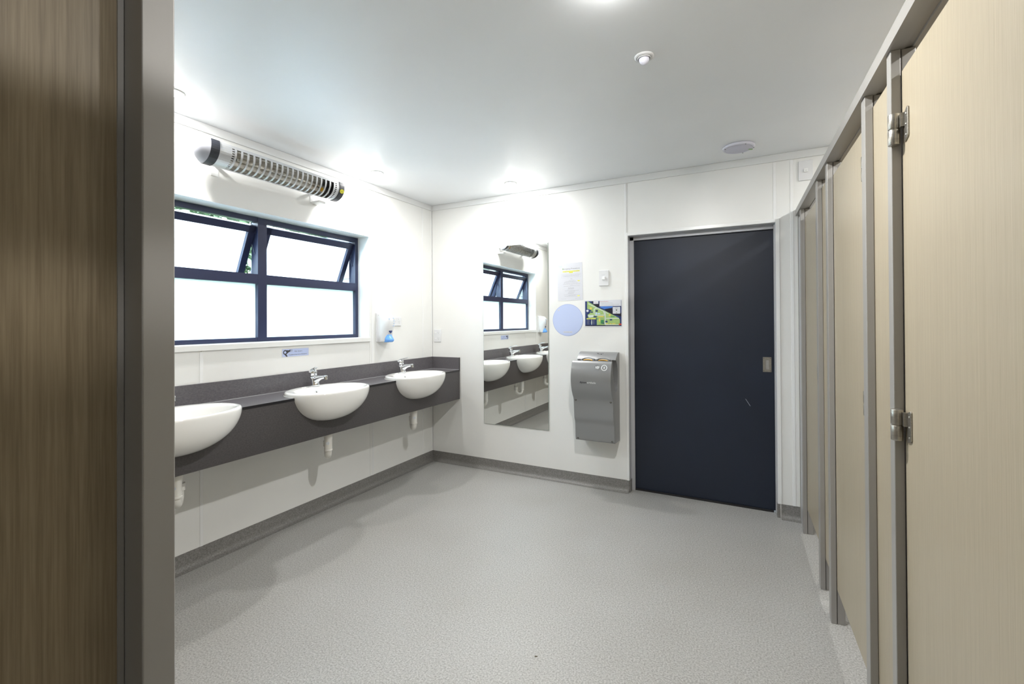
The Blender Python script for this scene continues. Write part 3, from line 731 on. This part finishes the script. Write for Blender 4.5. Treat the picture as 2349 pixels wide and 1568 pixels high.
# ================================================================ SOAP DISPENSERS
def dispenser(cy, label):
    e = empty('soap_dispenser', (0, cy, 1.17)); tag(e, label, 'dispenser', 'wall soap dispensers')
    bm = bmesh.new(); R = []
    for z, dp, hw in ((0.0, .070, .062), (.004, .078, .065), (.06, .088, .066), (.11, .104, .066), (.16, .110, .066), (.195, .106, .065), (.215, .094, .063), (.228, .074, .060), (.235, .050, .056), (.236, .03, .05)):
        n = 28; rg = []
        for k in range(n):
            t = math.pi*k/(n-1)-math.pi/2
            c, s = math.cos(t), math.sin(t)
            rg.append((.006+(dp-.006)*abs(c)**(2/2.6), hw*math.copysign(abs(s)**(2/3.2), s), z))
        R.append([(.0, hw, z), (.0, -hw, z)]+rg)
    # ring order: back edge then front curve
    rings(bm, R); cv = obj('cover', bm, 'plastic', e); smooth_angle(cv, 40)
    obj('back_plate', B((0, .014, -.070, .070, -.002, .238)), 'plastic', e, bevel=.004)
    # blue push lever
    bm = bmesh.new(); R = []
    for z, dp, hw, x0 in ((-.004, .108, .036, .060), (.004, .121, .042, .052), (.018, .123, .044, .046), (.030, .112, .044, .045), (.046, .101, .043, .045), (.058, .095, .041, .045)):
        n = 20; rg = []
        for k in range(n):
            t = math.pi*k/(n-1)-math.pi/2; rg.append((x0+(dp-x0)*math.cos(t)**.8, hw*math.sin(t), z))
        R.append(rg)
    rings(bm, R); lv = obj('push_lever', bm, 'blue', e); smooth_angle(lv, 50)
    obj('nozzle', B((.05, .07, -.01, .01, -.006, .004)), 'darkblue', e)
    Mf = Matrix(((0, 0, 1, .0985), (1, 0, 0, 0), (0, 1, 0, .082), (0, 0, 0, 1))) @ Matrix.Rotation(math.radians(-15), 4, 'X')
    sheet('emblem', [(-.020, .008), (0, .0135), (.020, .008), (.014, -.002), (0, -.014), (-.014, -.002)], -.004, .0012, 'darkblue', e, Mf)
    sheet('emblem_mark', rect(-.007, .022, .007, .033), -.004, .0012, 'darkblue', e, Mf)
    Mt = Matrix(((0, 0, 1, .1105), (1, 0, 0, 0), (0, 1, 0, .165), (0, 0, 0, 1)))
    for du, dv in ((.024, -.035), (.030, -.015), (.028, .005), (-.026, .022), (.022, .028)):
        sheet('drop_mark', disc(du, dv, .0045, 12), -.012, .0003, 'skyink', e, Mt)
    bm = bmesh.new(); lathe(bm, [(.003, 0), (.003, .0015)], (.030, -.0668, .218), 'y', 10); obj('cover_screw', bm, 'alu', e)
    return e
ds = dispenser(-.685, 'white soap dispenser with blue push lever between window and corner')
c = copy_tree(ds); c.location.y = -2.585; c['label'] = 'white soap dispenser at the window far end, seen only in the mirror'

# ================================================================ SOCKETS, SWITCH, PLATE
def screwhead(p, x, y, w=.0): pass
def socket_slots(e, M4, cx, cy):
    s = .0034
    for dx, dy, rr in ((-.0065, .006, .5), (.0065, .006, -.5), (0, -.0075, 0)):
        c, n_ = math.cos(rr), math.sin(rr)
        pl = [(cx+dx+u*c-w_*n_, cy+dy+u*n_+w_*c) for u, w_ in ((-.0011, -s), (.0011, -s), (.0011, s), (-.0011, s))]
        sheet('slot', pl, 0, .0090, 'greyink', e, M4)
e = empty('power_outlet', (.067, 0, 1.198)); tag(e, 'white vertical double power outlet on the end wall in the corner', 'socket')
Mx = Matrix(((1, 0, 0, 0), (0, 0, -1, 0), (0, 1, 0, 0), (0, 0, 0, 1)))
obj('face_plate', prism(rect(-.040, -.060, .040, .060), 'z', 0, .0085), 'plastic', e, bevel=.002, M4=Mx)
for cy_ in (.028, -.028):
    socket_slots(e, Mx, .012, cy_)
    sheet('rocker_switch', rect(-.030, cy_-.0045, -.012, cy_+.0045), .008, .0115, 'strip', e, Mx)
e = empty('power_outlet', (0, -.508, 1.334)); tag(e, 'white power outlet half hidden behind the soap dispenser', 'socket')
Ml = Matrix(((0, 0, 1, 0), (1, 0, 0, 0), (0, 1, 0, 0), (0, 0, 0, 1)))
obj('face_plate', prism(rect(-.058, -.036, .058, .036), 'z', 0, .0085), 'plastic', e, bevel=.002, M4=Ml)
for cx_ in (.028, -.028):
    socket_slots(e, Ml, cx_, -.008)
    sheet('rocker_switch', rect(cx_-.006, .016, cx_+.006, .026), .008, .0115, 'strip', e, Ml)
e = empty('light_switch', (1.696, 0, 1.671)); tag(e, 'white wall switch with one square rocker above the site map', 'switch')
obj('face_plate', prism(rect(-.039, -.062, .039, .062), 'z', 0, .010), 'plastic', e, bevel=.0025, M4=Mx)
obj('rocker', prism(rect(-.012, -.014, .012, .012), 'z', .009, .018), 'strip', e, bevel=.0015, M4=Mx)
sheet('printed_line', rect(-.016, .0230, .012, .0238), .0085, .0103, 'greyink', e, Mx)
e = empty('sensor_plate', (3.055, 0, 2.314)); tag(e, 'white wall plate with small button high above the cubicle rail', 'switch')
obj('face_plate', prism(rect(-.040, -.065, .040, .065), 'z', 0, .009), 'plastic', e, bevel=.002, M4=Mx)
obj('button', prism(rect(-.011, -.012, .011, .012), 'z', .008, .017), 'strip', e, bevel=.002, M4=Mx)
sheet('button_mark', rect(-.004, -.004, .006, -.0025), .0165, .0173, 'greyink', e, Mx)

# ================================================================ MIRROR
e = empty('wall_mirror', (.899, 0, .41)); tag(e, 'tall frameless mirror hanging on the end wall beside the vanity', 'mirror')
obj('glass_edge', B((-.3175, .3175, -.0074, -.0030, .0, 1.590)), 'glassedge', e)
obj('mirror_face', B((-.3160, .3160, -.0079, -.0070, .0015, 1.5885)), 'mirror', e)
obj('backing', B((-.31, .31, -.003, -.0003, .005, 1.585)), 'alu', e)

# ================================================================ NOTICES
e = empty('emergency_notice', (1.4095, 0, 1.655)); tag(e, 'white emergency procedures sheet with yellow highlights, above the blue disc', 'notice')
Mn = Mx @ Matrix.Rotation(math.radians(1.0), 4, 'Z')
sheet('sheet', rect(-.1085, -.154, .1085, .154), .0, .0012, 'paper', e, Mn)
text('heading', 'Emergency Procedures', .150, .012, .102, .0015, 'greyink', e, Mn, height=.013)
text('logo_letters', 'TOP', .030, -.082, .122, .0015, 'skyink', e, Mn, height=.015)
sheet('logo_leaf', disc(-.058, .108, .0042, 12), .001, .0016, 'greenink', e, Mn)
sheet('highlight', rect(-.062, .081, .086, .0905), .001, .0014, 'hilite', e, Mn)
sheet('highlight', rect(-.004, .071, .028, .081), .001, .0014, 'hilite', e, Mn)
text('highlighted_text', 'In Lodging Premises Fire Warden is Reception', .142, .012, .0835, .0017, 'greyink', e, Mn, height=.005)
text('highlighted_text', 'Room 029', .026, .012, .0735, .0017, 'greyink', e, Mn, height=.005)
bm = bmesh.new()
for q in (rect(-.072, .065, .096, .0655), rect(-.072, .034, .096, .0345), rect(-.072, .034, -.0715, .0655), rect(.0955, .034, .096, .0655)): prism(q, 'z', .001, .0015, bm)
obj('text_border', bm, 'faintink', e, M4=Mn)
bm = bmesh.new(); rr = random.Random(3)
for vv, a, b in ((.057, -.062, .090), (.050, -.066, .086), (.043, -.056, .078), (.010, -.010, .040), (.0035, -.038, .052), (-.0035, -.050, .060), (-.012, -.054, .070), (-.021, -.060, .088), (-.028, .005, .024), (-.037, -.056, .084),
                 (-.064, -.022, .034), (-.074, -.046, .074), (-.081, -.010, .044), (-.088, -.014, .040), (-.108, -.056, .086), (-.114, -.018, .048), (-.121, -.050, .060)):
    x = a
    while x < b:
        l = rr.uniform(.004, .014); prism(rect(x, vv, min(x+l, b), vv+.0017), 'z', .001, .0014, bm); x += l+.0024
tag(obj('small_print', bm, 'faintink', e, M4=Mn), kind='stuff')
sheet('highlight', rect(.066, .001, .086, .008), .0011, .0016, 'hilite', e, Mn)
sheet('highlight', rect(.062, -.122, .082, -.115), .0011, .0016, 'hilite', e, Mn)
text('subheading', 'Fire', .014, .014, .021, .0015, 'greyink', e, Mn, height=.006)
text('subheading', 'Earthquake', .048, .010, -.056, .0015, 'greyink', e, Mn, height=.008)
text('subheading', 'Civil Defence Alert', .052, .006, -.098, .0015, 'greyink', e, Mn, height=.006)
text('footer', 'Issued September', .045, -.058, -.142, .0015, 'faintink', e, Mn, height=.004)
text('footer', 'Health and Safety', .050, .066, -.140, .0015, 'faintink', e, Mn, height=.004)

e = empty('blue_disc_sign', (1.388, 0, 1.339)); tag(e, 'round pale blue sign on the wall below the emergency sheet', 'sign')
sheet('rim', disc(0, 0, .1315, 72), .0, .0010, 'rimblue', e, Mx)
sheet('disc', disc(0, 0, .1290, 72), .0005, .0014, 'circblue', e, Mx)
sheet('label_strip', rect(-.037, -.104, .040, -.094), .001, .0018, 'paper', e, Mx)
text('label_text', 'please recycle paper towels', .070, .0015, -.1012, .0020, 'greyink', e, Mx, height=.0055)
sheet('label_strip', rect(-.087, .079, -.071, .088), .001, .0018, 'paper', e, Mx)
text('label_text', 'bin', .010, -.079, .081, .0020, 'greyink', e, Mx, height=.005)

# site map: drawing units = pixels of a 1650 x 1160 sheet
e = empty('site_map', (1.686, 0, 1.389)); tag(e, 'colourful framed campground site map left of the blue door', 'map')
sheet('sheet', rect(-.151, -.1075, .151, .1075), 0, .0014, 'paper', e, Mx)
def U(x, y): return (-.147+.294*x/1650., .1005-.200*y/1170.)
def mp(name, pts, m, lv=1):
    bm = prism([U(*p_) for p_ in pts], 'z', .001, .0014+.00022*lv); return obj(name, bm, m, e, M4=Mx)
mp('night_ground', [(0, 0), (1650, 0), (1650, 1170), (0, 1170)], 'mapnavy', 1)
mp('sky_patch', [(680, 300), (760, 240), (1290, 240), (1230, 330), (900, 380), (760, 330)], 'mapblue', 2)
mp('hill', [(900, 380), (1230, 330), (1290, 560), (1650, 560), (1650, 740), (1290, 640), (1040, 560)], 'maphill', 2)
mp('hill', [(300, 0), (400, 0), (640, 60), (660, 260), (560, 300), (380, 160)], 'maphill', 2)
mp('green_field', [(95, 0), (130, 0), (560, 290), (900, 450), (1250, 640), (1540, 800), (1580, 880), (1580, 1130), (540, 1120), (540, 790), (140, 780), (110, 640), (230, 560), (240, 480), (310, 450), (240, 400), (95, 360)], 'mapgreen', 3)
mp('bottom_band', [(540, 1130), (1650, 1150), (1650, 1170), (0, 1170), (0, 1130)], 'maphill', 3)
mp('road', [(150, 90), (560, 300), (1000, 540), (1090, 590), (1060, 610), (540, 330), (140, 130)], 'maproad', 4)
mp('road', [(390, 400), (450, 330), (540, 320), (560, 350), (450, 390), (440, 600), (470, 680), (900, 680), (900, 1100), (940, 1130), (1540, 1130), (1540, 1100), (960, 1090), (950, 560), (850, 470), (830, 500), (880, 640), (500, 640), (420, 620)], 'maproad', 4)
mp('road', [(960, 790), (1540, 800), (1540, 840), (960, 830)], 'maproad', 4)
mp('road', [(120, 660), (390, 640), (400, 740), (200, 780)], 'maproad', 4)
for a in ((250, 490, 360, 540), (490, 420, 590, 500), (390, 700, 540, 760), (1130, 850, 1240, 910), (930, 930, 1030, 1000), (800, 1010, 870, 1070)):
    mp('building_mark', rect(*a), 'darkblue', 5)
mp('building_mark', rect(480, 530, 550, 630), 'skyink', 5); mp('building_mark', rect(570, 570, 700, 610), 'skyink', 5)
mp('parking', rect(600, 700, 850, 750), 'mapyellow', 5); mp('parking', rect(640, 810, 690, 960), 'mapyellow', 5)
for a in ((950, 1050, 1060, 1085), (1130, 1045, 1200, 1090), (1250, 1045, 1310, 1090), (1330, 1045, 1380, 1090)): mp('parking', rect(*a), 'mapyellow', 5)
for c_ in ((270, 340, 50), (1130, 660, 45)): mp('tent_field', disc(c_[0], c_[1], c_[2], 16), 'mapyellow', 5)
mp('pond', [(730, 890), (860, 880), (870, 1000), (800, 1060), (720, 1060)], 'mapdgreen', 5)
for c_ in (1200, 1260, 1320): mp('tree_mark', [(c_-28, 760), (c_, 680), (c_+28, 760)], 'mapdgreen', 5)
mp('tree_mark', [(555, 860), (580, 790), (605, 860)], 'mapdgreen', 5)
mp('key_panel', rect(60, 800, 530, 1130), 'mapnavy', 5)
mp('key_heading', rect(70, 800, 500, 850), 'maplemon', 6)
text('key_title', 'SITE MAP', .030, U(170, 0)[0]+.004, U(0, 840)[1], .0029, 'ink', e, Mx, height=.005)
mp('key_pointer', [(290, 870), (310, 870), (320, 1010), (310, 1110), (290, 1110), (275, 1010)], 'maproad', 6)
bm = bmesh.new()
for k in range(9):
    for x0, x1 in ((90, 220), (340, 470)): prism([U(*q) for q in rect(x0, 880+k*25, x1-rr.uniform(0, 60), 887+k*25)], 'z', .001, .0028, bm)
tag(obj('key_lines', bm, 'greyink', e, M4=Mx), kind='stuff')
mp('white_box', rect(390, 0, 620, 130), 'paper', 6); mp('white_box', rect(670, 0, 1640, 250), 'paper', 6); mp('white_box', rect(1270, 290, 1600, 600), 'paper', 7)
mp('compass', disc(110, 450, 55, 24), 'paper', 6)
text('box_title', 'Evacuation Procedures', .070, U(880, 0)[0], U(0, 45)[1], .0033, 'mapred', e, Mx, height=.0055)
text('box_text', 'In event of fire call 111 for help', .092, U(1010, 0)[0], U(0, 118)[1], .0033, 'greyink', e, Mx, height=.0042)
text('box_text', 'When fire is seen, warn others and assemble at the pavilion', .140, U(1150, 0)[0], U(0, 185)[1], .0033, 'greyink', e, Mx, height=.0042)
text('box_text', 'Do not re-enter the building until all clear', .105, U(1020, 0)[0], U(0, 236)[1], .0033, 'greyink', e, Mx, height=.0042)
text('legend_title', 'Legend', .020, U(1435, 0)[0], U(0, 345)[1], .0035, 'ink', e, Mx, height=.0055)
text('legend_text', 'Assembly point', .030, U(1435, 0)[0], U(0, 385)[1], .0035, 'greyink', e, Mx, height=.0035)
text('legend_text', 'Please leave by nearest exit', .045, U(1435, 0)[0], U(0, 530)[1], .0035, 'greyink', e, Mx, height=.0035)
mp('legend_icon', rect(1405, 410, 1465, 450), 'ink', 9); mp('legend_icon', rect(1420, 452, 1450, 480), 'greenink', 9); mp('legend_icon', rect(1415, 555, 1455, 575), 'ink', 9)
text('box_mark', 'S.O.S', .020, U(505, 0)[0], U(0, 95)[1], .0033, 'mapred', e, Mx, height=.006)
mp('exit_marker', rect(1530, 1060, 1650, 1120), 'mapred', 6)

e = empty('hair_dryer_sign', (0, -1.4965, 1.1305)); tag(e, 'small pale blue hair dryers sign under the window sill', 'sign')
sheet('sheet', rect(-.103, -.0275, .103, .0275), 0, .0010, 'paper', e, Ml)
sheet('card', rect(-.099, -.0245, .099, .0245), .0005, .0013, 'paleblue', e, Ml)
bm = bmesh.new()
prism(disc(-.079, .004, .0155, 24), 'z', .001, .0017, bm)
prism([(-.074, .018), (-.050, .0165), (-.043, .0215), (-.041, .0215), (-.041, .007), (-.050, .006), (-.070, -.008)], 'z', .001, .0018, bm)
prism([(-.086, -.008), (-.071, -.010), (-.062, -.022), (-.066, -.0255), (-.072, -.024)], 'z', .001, .0018, bm)
obj('dryer_drawing', bm, 'ink', e, M4=Ml)
sheet('fan_drawing', disc(-.080, .004, .0085, 10), .001, .0021, 'paleblue', e, Ml)
bm = bmesh.new()
for k in range(5): prism(rect(-.036, .008+k*.0028, -.026, .0093+k*.0028), 'z', .001, .0017, bm)
obj('air_lines', bm, 'greyink', e, M4=Ml)
text('title_text', 'Hair dryers', .060, .019, .004, .0017, 'ink', e, Ml, height=.0085)
text('detail_text', 'Available please ask at Reception', .138, .016, -.0165, .0017, 'ink', e, Ml, height=.0068)

# ================================================================ HAND DRYER
e = empty('hand_dryer', (1.505, 0, .393)); tag(e, 'silver-grey blade hand dryer on the wall between mirror and door', 'hand dryer')
def sh(p_): return [(y, z-.393) for y, z in p_]
front = [(-.224, 1.024), (-.238, 1.002), (-.253, .962), (-.262, .920), (-.263, .880), (-.256, .838), (-.241, .795), (-.222, .762), (-.207, .742), (-.199, .722), (-.195, .690), (-.189, .620), (-.186, .590), (-.180, .570), (-.170, .552), (-.166, .530), (-.160, .440), (-.157, .412), (-.150, .404)]
back = [(.0, .393), (.0, 1.084), (-.020, 1.086), (-.050, 1.080), (-.080, 1.062), (-.103, 1.043), (-.113, 1.030)]
slot = [(-.100, 1.022), (-.074, .992), (-.060, .95), (-.056, .90), (-.062, .85), (-.076, .812), (-.096, .790), (-.118, .783), (-.138, .792), (-.154, .822), (-.172, .875), (-.188, .93), (-.199, .975), (-.206, 1.010), (-.208, 1.024), (-.215, 1.028)]
prof = sh(back+slot+front)
bm = prism(prof, 'x', 0, .310)
cs = obj('casing', bm, 'airgrey', e, bevel=.006, seg=3); smooth_angle(cs, 40)
ub = [(-.045, 1.079), (-.050, 1.080), (-.080, 1.062), (-.103, 1.043), (-.1125, 1.0305), (-.118, 1.005), (-.120, .95), (-.116, .89), (-.100, .83), (-.050, .80)]
obj('inner_duct', prism([(y, z-.3935) for y, z in ub], 'x', .030, .280), 'airgrey', e, bevel=.008, seg=3)
# back edge of the side: slim wall plate and parting line
obj('wall_plate', B((.006, .304, -.012, 0, .004, .688)), 'airgrey', e)
# two scalloped hand openings with amber rims
for cx_ in (.095, .215):
    bm = bmesh.new(); P = [(cx_+.050*math.cos(a), -.116-.010*0+.018*math.sin(a)*1.0, .637-.393*0+.002) for a in [math.pi*i/12 for i in range(13)]]
    P = [(x, y-.004, .636+.012*math.sin(math.pi*i/12)) for i, (x, y, z) in enumerate(P)]
    tube(bm, P, .0055, 8); obj('hand_opening_rim', bm, 'airgrey', e, smooth=True)
    bm = bmesh.new(); P2 = [(cx_+.034*math.cos(a), -.130+.010*math.sin(a), .630+.006*math.sin(a)) for a in [math.pi*i/12 for i in range(13)]]
    tube(bm, P2, .0035, 8); obj('amber_rim', bm, 'orange', e, smooth=True)
obj('blade_lip', B((.012, .298, -.210, -.200, .612, .634)), 'airgrey', e, bevel=.003)
for x, z in ((.018, .722), (.292, .722), (.020, .418), (.290, .418)):
    y = -.1995 if z > .6 else -.1585
    bm = bmesh.new(); lathe(bm, [(.0072, 0.001), (.0072, -.0012), (.0005, -.0015)], (x, y, z-.393), 'y', 16); sc = obj('screw', bm, 'dark', e)
    bm = bmesh.new(); lathe(bm, [(.0038, 0.001), (.0038, -.0022), (.0005, -.0025)], (x, y, z-.393), 'y', 12); obj('screw_head', bm, 'steel', sc)
def frontM(z0, y0, z1, y1):
    # drawing plane lying on the front shell between two profile points (z0 lower)
    vdir = Vector((0, y1-y0, z1-z0)).normalized(); udir = Vector((1, 0, 0)); n = udir.cross(vdir)
    m = Matrix((udir, vdir, n)).transposed().to_4x4(); m.translation = Vector((0, (y0+y1)/2, (z0+z1)/2-.393)); return m
mA = frontM(.838, -.256, .880, -.263)
mA.translation.z += .010; mA.translation.y -= .002
text('logo_text', 'dyson', .052, .099, -.006, .0022, 'ink', e, mA, bold=.02, height=.0150)
text('logo_text', 'airblade', .068, .163, -.006, .0022, 'airlight', e, mA, bold=.01, height=.0150)
mB = frontM(.962, -.253, 1.002, -.238)
text('mark_text', 'NSF', .030, .205, -.008, .0022, 'airlight', e, mB, bold=.03, height=.019)
def ringpoly(bm, cx, cy, r0, r1, w0, w1, n=40):
    A = [[bm.verts.new((cx+r*math.cos(2*math.pi*k/n), cy+r*math.sin(2*math.pi*k/n), w)) for k in range(n)] for r, w in ((r0, w0), (r0, w1), (r1, w1), (r1, w0))]
    for a, b in zip(A, A[1:]+A[:1]):
        for k in range(n): bm.faces.new((a[k], a[(k+1) % n], b[(k+1) % n], b[k]))
bm = bmesh.new(); ringpoly(bm, .257, 0, .0175, .0225, .0, .0022); prism([(.252, -.006), (.262, -.006), (.260, .008), (.256, .010)], 'z', 0, .0022, bm)
obj('hand_symbol', bm, 'airlight', e, M4=mB)
bm = bmesh.new(); ringpoly(bm, .205, 0, .0205, .0212, .0, .0020); obj('mark_ring', bm, 'greyink', e, M4=mB)
mC = frontM(1.0, -.2, 1.0, -.2) if False else Matrix.Translation((.16, -.066, .6835)) @ Matrix.Rotation(math.radians(-32+0), 4, 'X') @ Matrix.Identity(4)
bm = bmesh.new()
mC = Matrix((Vector((1, 0, 0)), Vector((0, .86, .51)), Vector((0, -.51, .86)))).transposed().to_4x4(); mC.translation = Vector((.170, -.066, .6795))
for k, (du, dv, l) in enumerate(((-.020, .004, .010), (-.006, -.004, .005), (.008, -.005, .012), (.024, .002, .004))):
    prism(rect(du, dv, du+l, dv+.003), 'z', -.002, .0012, bm)
obj('instruction_marks', bm, 'ink', e, M4=mC)

# ================================================================ FLOOR DEBRIS
for x, y, a, lb in ((1.945, -1.895, .3, 'tiny brown dry leaf scrap on the open floor before the blue door'), (1.65, -2.235, -.5, 'tiny dark leaf scrap on the floor nearest the camera')):
    bm = prism([(-.006, -.0008), (0, -.0017), (.006, .0), (0, .0015)], 'z', .0003, .0022)
    tag(obj('leaf_scrap', bm, 'straw', M4=Matrix.Translation((x, y, 0)) @ Matrix.Rotation(a, 4, 'Z')), lb, 'debris')
